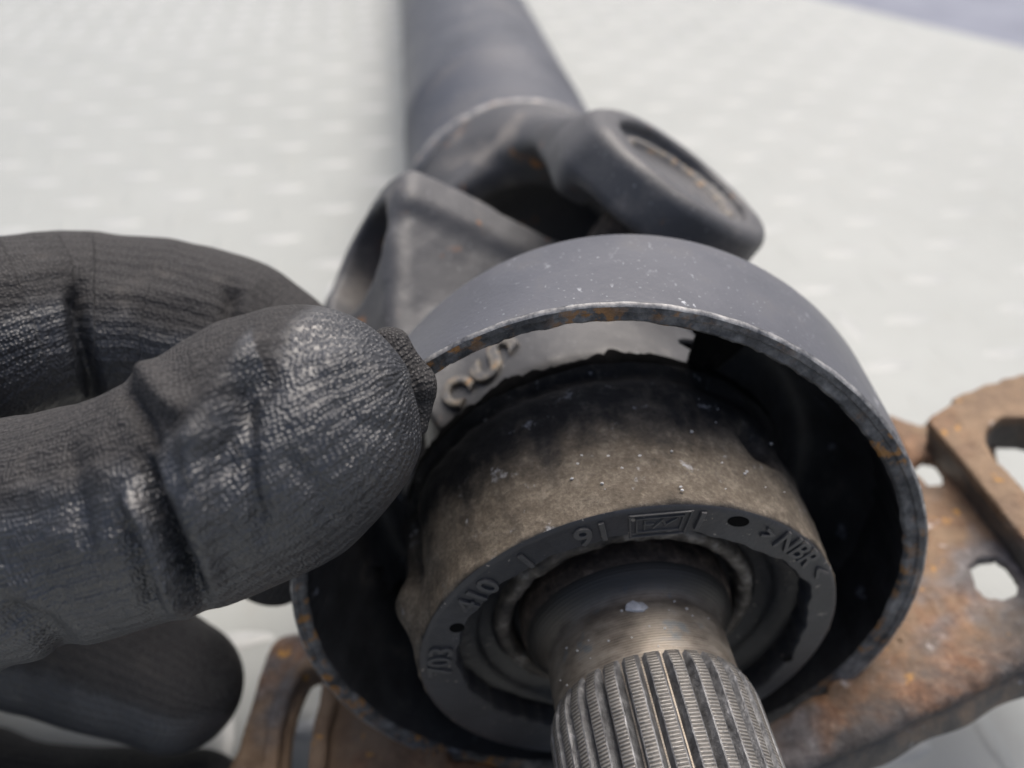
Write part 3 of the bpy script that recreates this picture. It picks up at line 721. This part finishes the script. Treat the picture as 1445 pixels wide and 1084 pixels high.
# the near edge of the plate curls down into a flange
edge_a, edge_b = unp([(1480, 890), (1110, 1062)])
ed_ = nrm(edge_b-edge_a); en_ = np.array([ed_[1], -ed_[0]]); 
if en_[1] < 0: en_ = -en_
def bendA(x, y):
    s = (x-edge_a[0])*en_[0]+(y-edge_a[1])*en_[1]; s = np.maximum(s+.003, 0); return -s**2*40
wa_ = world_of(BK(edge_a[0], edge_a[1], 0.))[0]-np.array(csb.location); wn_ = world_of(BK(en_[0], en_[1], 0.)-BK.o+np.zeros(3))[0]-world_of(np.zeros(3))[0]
nt_ = M_bracket.node_tree.nodes; nt_['edge_dark'].inputs[1].default_value = tuple(wn_); s0_ = float(wa_@wn_)
nt_['edge_dark_range'].inputs[1].default_value = s0_-.012; nt_['edge_dark_range'].inputs[2].default_value = s0_+.003
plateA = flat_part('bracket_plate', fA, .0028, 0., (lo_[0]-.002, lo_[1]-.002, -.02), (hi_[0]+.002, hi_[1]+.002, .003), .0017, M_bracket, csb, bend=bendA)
def fB(x, y): return smax(poly_sd(B_out, x, y), -(poly_sd(B_sl, x, y)-.0004), .0008)
lo_, hi_ = B_out.min(0), B_out.max(0)
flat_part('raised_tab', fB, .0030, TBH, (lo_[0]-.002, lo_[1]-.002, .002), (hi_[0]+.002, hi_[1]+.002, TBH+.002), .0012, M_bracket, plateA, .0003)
def fW(x, y):
    d = poly_sd(B_out, x, y); sl = poly_sd(B_sl, x, y)-.0004; w = np.abs(d+.0016)-.0014
    return smin(w, smax(np.abs(sl-.0012)-.0012, d, .001), .001)
flat_part('tab_side_wall', fW, TBH+.001, TBH-.0012, (lo_[0]-.004, lo_[1]-.004, -.002), (hi_[0]+.004, hi_[1]+.004, TBH+.002), .0015, M_flange, plateA)
# front flange below the plate, running along its near edge
fa = edge_a-ed_*.05; fb = edge_b+ed_*.004
nn_ = 60; prof_ = [(.000, -.0015), (.0030, -.0034), (.0050, -.0058), (.0062, -.0080), (.0066, -.0100), (.0052, -.0100), (.0046, -.0084), (.0036, -.0068), (.002, -.005), (.000, -.0037)]
Vv = []
for i in range(nn_):
    p = fa+(fb-fa)*i/(nn_-1); p = p+en_*(.0004*math.sin(i*.7)-.0012)
    for s_, z_ in prof_: Vv.append(BK(p[0]+en_[0]*s_, p[1]+en_[1]*s_, z_))
npf = len(prof_); i = np.arange(nn_-1)[:, None]; j = np.arange(npf)[None]
F = np.stack([i*npf+j, i*npf+(j+1) % npf, (i+1)*npf+(j+1) % npf, (i+1)*npf+j], -1).reshape(-1, 4)
part('bracket_flange', np.array(Vv), [tuple(f) for f in F]+[tuple(range(npf)), tuple((nn_-1)*npf+k for k in range(npf))[::-1]], M_flange, plateA, sharp=50)
# left ear with its open slot
C_out = unp([(300, 1130), (335, 1060), (352, 1000), (372, 930), (385, 905), (402, 893), (425, 893), (452, 925), (480, 985), (540, 1030), (640, 1062), (800, 1110), (800, 1200), (560, 1260), (300, 1260)])
C_sl = unp([(385, 1260), (402, 1110), (410, 1030), (420, 990), (436, 962), (448, 958), (455, 972), (450, 1000), (440, 1040), (432, 1110), (425, 1260)])
def fC(x, y): return smax(smax(poly_sd(C_out, x, y), -rdist(x, y), .001), -(poly_sd(C_sl, x, y)-.0002), .0008)
lo_, hi_ = C_out.min(0), C_out.max(0)
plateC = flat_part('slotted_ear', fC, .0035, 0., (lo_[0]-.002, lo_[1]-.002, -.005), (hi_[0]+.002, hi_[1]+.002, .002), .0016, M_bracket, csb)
def fD(x, y):
    d = poly_sd(C_out, x, y); sl = poly_sd(C_sl, x, y)
    return smax(np.abs(sl-.0028)-.0018, d+.0002, .001)
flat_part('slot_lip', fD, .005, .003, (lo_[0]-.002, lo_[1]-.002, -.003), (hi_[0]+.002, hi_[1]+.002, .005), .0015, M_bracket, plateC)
# saddle strap under the ring that joins the two ears
k = np.linspace(R(197), R(352), 80); Vv = []
for r_, t in ((.0540, -.006), (.0530, -.019), (.0560, -.019), (.0570, -.006)): Vv.append(RG(r_*bent(k)*np.cos(k), r_*bent(k)*np.sin(k), t+0*k)+BO*(-t/.024))
Vv = np.stack(Vv, 1).reshape(-1, 3); i = np.arange(79)[:, None]; j = np.arange(4)[None]
F = np.stack([i*4+j, i*4+(j+1) % 4, (i+1)*4+(j+1) % 4, (i+1)*4+j], -1).reshape(-1, 4)
part('ring_saddle', Vv, [tuple(f) for f in F]+[(0, 1, 2, 3), (319, 318, 317, 316)], M_flange, csb, sharp=50)

# ------------------------------------------------------------------ gloved hand
def chain(pts): return [(at(x, y, z), r_*z/FPX) for x, y, z, r_ in pts]
THUMB = chain([(-620, 960, .150, 215), (-330, 880, .134, 190), (-120, 800, .122, 170), (40, 758, .116, 157), (170, 724, .113, 150), (262, 694, .111, 150), (340, 650, .110, 156), (400, 612, .110, 159), (438, 592, .110, 150)])
INDEX = chain([(-650, 700, .175, 190), (-330, 600, .160, 160), (-140, 515, .152, 140), (0, 472, .148, 124), (70, 455, .152, 112), (140, 456, .158, 114), (240, 462, .160, 110), (330, 482, .160, 106), (400, 530, .162, 98), (436, 610, .165, 88), (420, 700, .168, 80), (385, 780, .170, 74)])
MIDDLE = chain([(-650, 860, .205, 150), (-300, 830, .195, 135), (-80, 860, .186, 112), (60, 895, .184, 98), (160, 925, .183, 96), (250, 966, .181, 90)])
RINGF = chain([(-650, 1000, .212, 130), (-380, 1040, .200, 118), (-60, 1140, .192, 102), (160, 1165, .188, 92), (270, 1150, .185, 84)])
PINKY = chain([(-680, 1130, .21, 110), (-420, 1200, .20, 95), (-120, 1330, .185, 80), (60, 1360, .18, 72)])
PALM = chain([(-1150, 900, .20, 250), (-900, 870, .195, 270), (-680, 880, .19, 270), (-540, 890, .185, 220)])
ARM = [(np.array([-.25, -.075, -.19]), .046), (np.array([-.315, -.115, -.13]), .040), (np.array([-.36, -.16, -.02]), .046), (np.array([-.40, -.20, .12]), .055)]
CHAINS = [THUMB, INDEX, MIDDLE, RINGF, PINKY, PALM, ARM]
def chain_sd(P, ch, k=.004):
    d = None
    for (a_, ra), (b_, rb) in zip(ch[:-1], ch[1:]):
        x, _ = sd_cone(P, a_, b_, ra, rb); d = x if d is None else smin(d, x, k)
    return d
def px_of(P): z = np.maximum(-P[:, 2], .01); return PW/2+FPX*P[:, 0]/z, PH/2-FPX*P[:, 1]/z
def line_d(x, y, pts):
    d = np.full(len(x), 1e9); s = np.zeros(len(x)); L = 0; tot = sum(math.dist(pts[i], pts[i+1]) for i in range(len(pts)-1))
    for (x0, y0), (x1, y1) in zip(pts[:-1], pts[1:]):
        l = math.hypot(x1-x0, y1-y0); t = np.clip(((x-x0)*(x1-x0)+(y-y0)*(y1-y0))/l**2, 0, 1)
        dd = np.hypot(x-x0-t*(x1-x0), y-y0-t*(y1-y0)); m_ = dd < d; d = np.where(m_, dd, d); s = np.where(m_, (L+t*l)/tot, s); L += l
    return d, s
# folds of the cloth: (polyline across the finger, width, height in mm, fade at ends)
T_FOLDS = [([(335, 530), (352, 600), (352, 680), (375, 770)], 13, -1.0), ([(250, 625), (300, 612), (335, 570)], 15, .9), ([(400, 640), (450, 690), (470, 740)], 14, -.5), ([(100, 620), (110, 700), (130, 790)], 14, -.7), ([(140, 600), (150, 700), (165, 800)], 18, .6), ([(196, 640), (222, 700), (243, 750), (264, 800), (288, 848)], 11, -3.0),      # deep joint crease
           ([(178, 680), (205, 730), (225, 790), (242, 835), (262, 862)], 17, 2.4),     # roll left of it
           ([(232, 660), (262, 710), (285, 770), (305, 830)], 18, 1.4),
           ([(186, 730), (206, 800), (222, 860)], 17, -1.6),
           ([(205, 515), (218, 540), (236, 562), (262, 585)], 19, 1.7), ([(178, 550), (192, 575), (205, 600), (215, 640)], 13, -1.6),
           ([(385, 470), (330, 520), (290, 580), (275, 640), (288, 720), (300, 760)], 20, 1.9),   # ridge sweeping round the pad
           ([(400, 520), (350, 560), (322, 620), (318, 690)], 24, -1.5),
           ([(470, 560), (510, 600), (560, 610)], 14, -.5), ([(440, 520), (500, 500), (560, 540)], 22, .8),
           ([(0, 700), (90, 690), (170, 655)], 16, .5), ([(0, 860), (60, 890), (110, 935)], 20, -1.8), ([(-10, 800), (40, 850)], 18, .6),
           ([(-60, 745), (60, 760), (180, 770)], 30, .5), ([(583, 530), (588, 570), (586, 620)], 9, -.5)]
I_FOLDS = [([(112, 400), (106, 425), (112, 470), (125, 530), (138, 590)], 12, -3.4),
           ([(328, 400), (322, 440), (326, 500)], 13, -2.0), ([(350, 410), (348, 450)], 15, .9), ([(140, 410), (220, 415), (300, 425)], 14, .45),
           ([(-20, 400), (50, 385), (100, 370)], 14, .5)]
def folds(P, L, sign_):
    x, y = px_of(P); h_ = 0
    for pts, w, amp in L:
        d, s = line_d(x, y, pts); fade = np.clip(np.minimum(s, 1-s)*5+.25, 0, 1) if len(pts) > 2 else .8
        h_ = h_+amp*1e-3*np.exp(-(d/w)**2)*fade
    return h_*sign_
KB = [.006]*5+[.02, .02]
BB = [(np.mean([p for p, r_ in c_], 0), max(np.linalg.norm(p-np.mean([p for p, r_ in c_], 0))+r_ for p, r_ in c_)) for c_ in CHAINS]
class Near:
    """evaluates each finger only for the points that lie close to it"""
    def __init__(s): s.key = None
    def parts(s, P):
        if s.key != len(P) or len(P) < 20000:
            s.key = len(P); s.m = []
            for (c_, r_), ch, k in zip(BB, CHAINS, KB):
                m_ = np.flatnonzero(np.linalg.norm(P-c_, axis=1) < r_+.012)
                if len(m_): m_ = m_[chain_sd(P[m_], ch, k) < .011]
                s.m.append(m_)
        out = []
        for m_, ch, k in zip(s.m, CHAINS, KB):
            d = np.full(len(P), .05)
            if len(m_): d[m_] = chain_sd(P[m_], ch, k)
            out.append(d)
        return out
near_ = Near()
FLA = (at(552, 500, .1195), at(584, 545, .1195), at(584, 598, .1195))
def flap_sd(P):
    d2, _ = sd_cone(P, FLA[0], FLA[1], .0038, .0040); d3, _ = sd_cone(P, FLA[1], FLA[2], .0040, .0022); return np.minimum(d2, d3)
def join(P, t, i, m_, r_, p, pl, ar):
    d = smin(pl, ar, .02); d = smin(d, smin(smin(m_, r_, .003), p, .003), .012)
    d = smin(d, i, .0015+.012*np.clip((-P[:, 0]-.085)/.03, 0, 1))
    return smin(d, t, .0015+.012*np.clip((-P[:, 0]-.095)/.03, 0, 1))
def hand_coarse(P): return np.minimum(join(P, *[chain_sd(P, c_, k) for c_, k in zip(CHAINS, KB)]), flap_sd(P))
def hand_fine(P):
    t, i, *o_ = near_.parts(P)
    mf = np.flatnonzero(np.linalg.norm(P-FLA[1], axis=1) < .02)
    if len(mf): t[mf] = smin(t[mf], flap_sd(P[mf])+nz(P[mf], 300)*.0006, .0003)
    return join(P, t, i, *o_)
def fold_height(P):
    t, i, *o_ = near_.parts(P); h_ = np.zeros(len(P))
    mt = np.flatnonzero((t < .004) & (t <= i)); mi_ = np.flatnonzero((i < .004) & (i < t))
    h_[mt] = folds(P[mt], T_FOLDS, np.clip((P[mt, 2]+.122)/.010, 0, 1)); h_[mi_] = folds(P[mi_], I_FOLDS, np.clip((P[mi_, 2]+.170)/.010, 0, 1))
    return h_-nz(P, 90)*.0006-nz(P, 260)*.00015
V1 = np.concatenate([np.array([c_[0]+k*c_[1] for c_ in ch]) for ch in CHAINS for k in (np.ones(3), -np.ones(3))])
lo_, hi_ = V1.min(0)-.006, V1.max(0)+.006
def uneven(l, h_, f0, f1, fine_, coarse):
    return np.concatenate([np.arange(l, f0, coarse), np.arange(f0, f1, fine_), np.arange(f1, h_+coarse, coarse)])
AX = [uneven(lo_[0], hi_[0], -.125, hi_[0], .0014, .0055), uneven(lo_[1], hi_[1], -.085, .032, .0014, .0055), uneven(lo_[2], hi_[2], -.17, -.088, .0014, .004)]
V, F = sdf_mesh(hand_coarse, lo_, hi_, 0, 2, hand_fine, AX); 
def vert_normals(V, F):
    fn = np.cross(V[F[:, 2]]-V[F[:, 0]], V[F[:, 3]]-V[F[:, 1]]); N = np.zeros_like(V)
    for k in range(4):
        for c_ in range(3): N[:, c_] += np.bincount(F[:, k], fn[:, c_], len(V))
    return N/np.maximum(np.linalg.norm(N, axis=1, keepdims=True), 1e-12)
near_.key = None; V = V+vert_normals(V, F)*fold_height(V)[:, None]
# cloth coordinates: along the finger, round the finger, coating mask
best = np.full(len(V), 1e9); Q = np.zeros((len(V), 3)); CAP = np.zeros(len(V)); view = np.array([0, 0, 1.])
for ci, ch in enumerate(CHAINS):
    s0 = 0.
    for (a_, ra), (b_, rb) in zip(ch[:-1], ch[1:]):
        d, t = sd_cone(V, a_, b_, ra, rb); L = np.linalg.norm(b_-a_); ax = (b_-a_)/L
        u_ = nrm(view-view@ax*ax); v_ = np.cross(ax, u_); w = V-a_-t[:, None]*(b_-a_)
        over = ((V-b_)@ax).clip(0); thn = np.arctan2(w@v_, w@u_)
        m_ = d < best; best = np.where(m_, d, best)
        up = (w@v_)/np.maximum(np.linalg.norm(w, axis=1), 1e-6)
        Q[m_] = np.stack([s0+t*L+over, thn*.015+ci*.3, up*.9+.25*(ci == 0)+(.5*np.clip((w@ax+over)*60, 0, 1) if ci == 0 else 0)], 1)[m_]
        CAP[m_] = np.clip(over/.006, 0, 1)[m_]
        s0 += L
fm_ = np.flatnonzero(flap_sd(V) < .0012); Q[fm_, 2] = -1.; CAP[fm_] = 1.
hand_t = bpy.data.objects.new('gloved_hand', mesh_of('gloved_hand', world_of(V)-world_of(THUMB[4][0])[0], F, M_glove, Q))
ca_ = hand_t.data.attributes.new('cap', 'FLOAT', 'POINT'); ca_.data.foreach_set('value', CAP.astype(np.float32))
sc.collection.objects.link(hand_t); hand_t.location = world_of(THUMB[4][0])[0]
hand_t['label'] = 'hand in a black rubber coated knit glove pinching the edge of the steel ring'; hand_t['category'] = 'gloved hand'

# ------------------------------------------------------------------ crumbs lying on the parts
def pebble(c_, r_, sq, seed, mat):
    rg = np.random.default_rng(seed); V = []; n1, n2 = 5, 7
    for i in range(n1):
        ph = math.pi*(i+.5)/n1
        for j in range(n2):
            a_ = 2*math.pi*j/n2; k = r_*rg.uniform(.7, 1.15)
            V.append((k*math.sin(ph)*math.cos(a_)*sq[0], k*math.sin(ph)*math.sin(a_)*sq[1], k*math.cos(ph)*sq[2]))
    F = [tuple(f) for f in grid_faces(n1, n2)]+[tuple(range(n2))[::-1], tuple((n1-1)*n2+j for j in range(n2))]
    return np.array(V), F
def on_shaft(x, y, R_=.0155):
    """point where the sight line meets the cylinder of radius R_ about the shaft"""
    v = ray(x, y); a_, b_ = v@SH.a, v@SH.b; oa, ob_ = SH.o@SH.a, SH.o@SH.b
    A_, B_, C_ = a_*a_+b_*b_, -2*(a_*oa+b_*ob_), oa*oa+ob_*ob_-R_*R_; D = B_*B_-4*A_*C_
    if D < 0: return v*9.
    return v*((-B_-math.sqrt(max(D, 0)))/(2*A_))
for name, lab, cat, px, r_, R_, sq, mt in (('paint_flake', 'pale grey paint flake lying on the smooth bare shaft', 'flake', (897, 857), .0017, .0156, (1.1, .7, .35), M_flake),
                                           ('grit_crumb', 'tan crumb of grit lodged against the bearing sleeve on the shaft', 'crumb', (990, 815), .0011, .0170, (1, .8, .8), M_crumb)):
    V, F = pebble(0, r_, sq, 5, mt); c_ = on_shaft(*px, R_)
    o = part(name, world_of(c_)[0]+V, F, mt, camspace=False, smooth=False); o['label'] = lab; o['category'] = cat
    lc = world_of(c_)[0]; o.data.transform(Matrix.Translation(-Vector(lc))); o.location = lc
Vs, Fs, n = [], [], 0
for k in range(95):
    if k < 40: x, y, R_ = rng.uniform(790, 1060), rng.uniform(840, 985), .0155
    else: x, y, R_ = rng.uniform(640, 1150), rng.uniform(560, 720), .0373
    if k < 40: c_ = on_shaft(x, y, R_)
    else: c_ = on_shaft(x, y, R_+.0006)
    t = (c_-SH.o)@SH.c
    if abs(c_[2]) > 1 or abs(math.hypot(*SH.loc(c_)[:2])-R_) > .001: continue
    if (k < 40 and not .001 < t < .0095) or (k >= 40 and not -.026 < t < -.002): continue
    V, F = pebble(0, rng.uniform(.00012, .00034), (1, .8, .7), k, M_white); Vs.append(V+world_of(c_)[0]); Fs += [tuple(i+n for i in f) for f in F]; n += len(V)
o = part('grit', np.concatenate(Vs), Fs, M_white, camspace=False); o['kind'] = 'stuff'; o['label'] = 'white specks of grit scattered over the shaft and rubber hub'; o['category'] = 'grit'
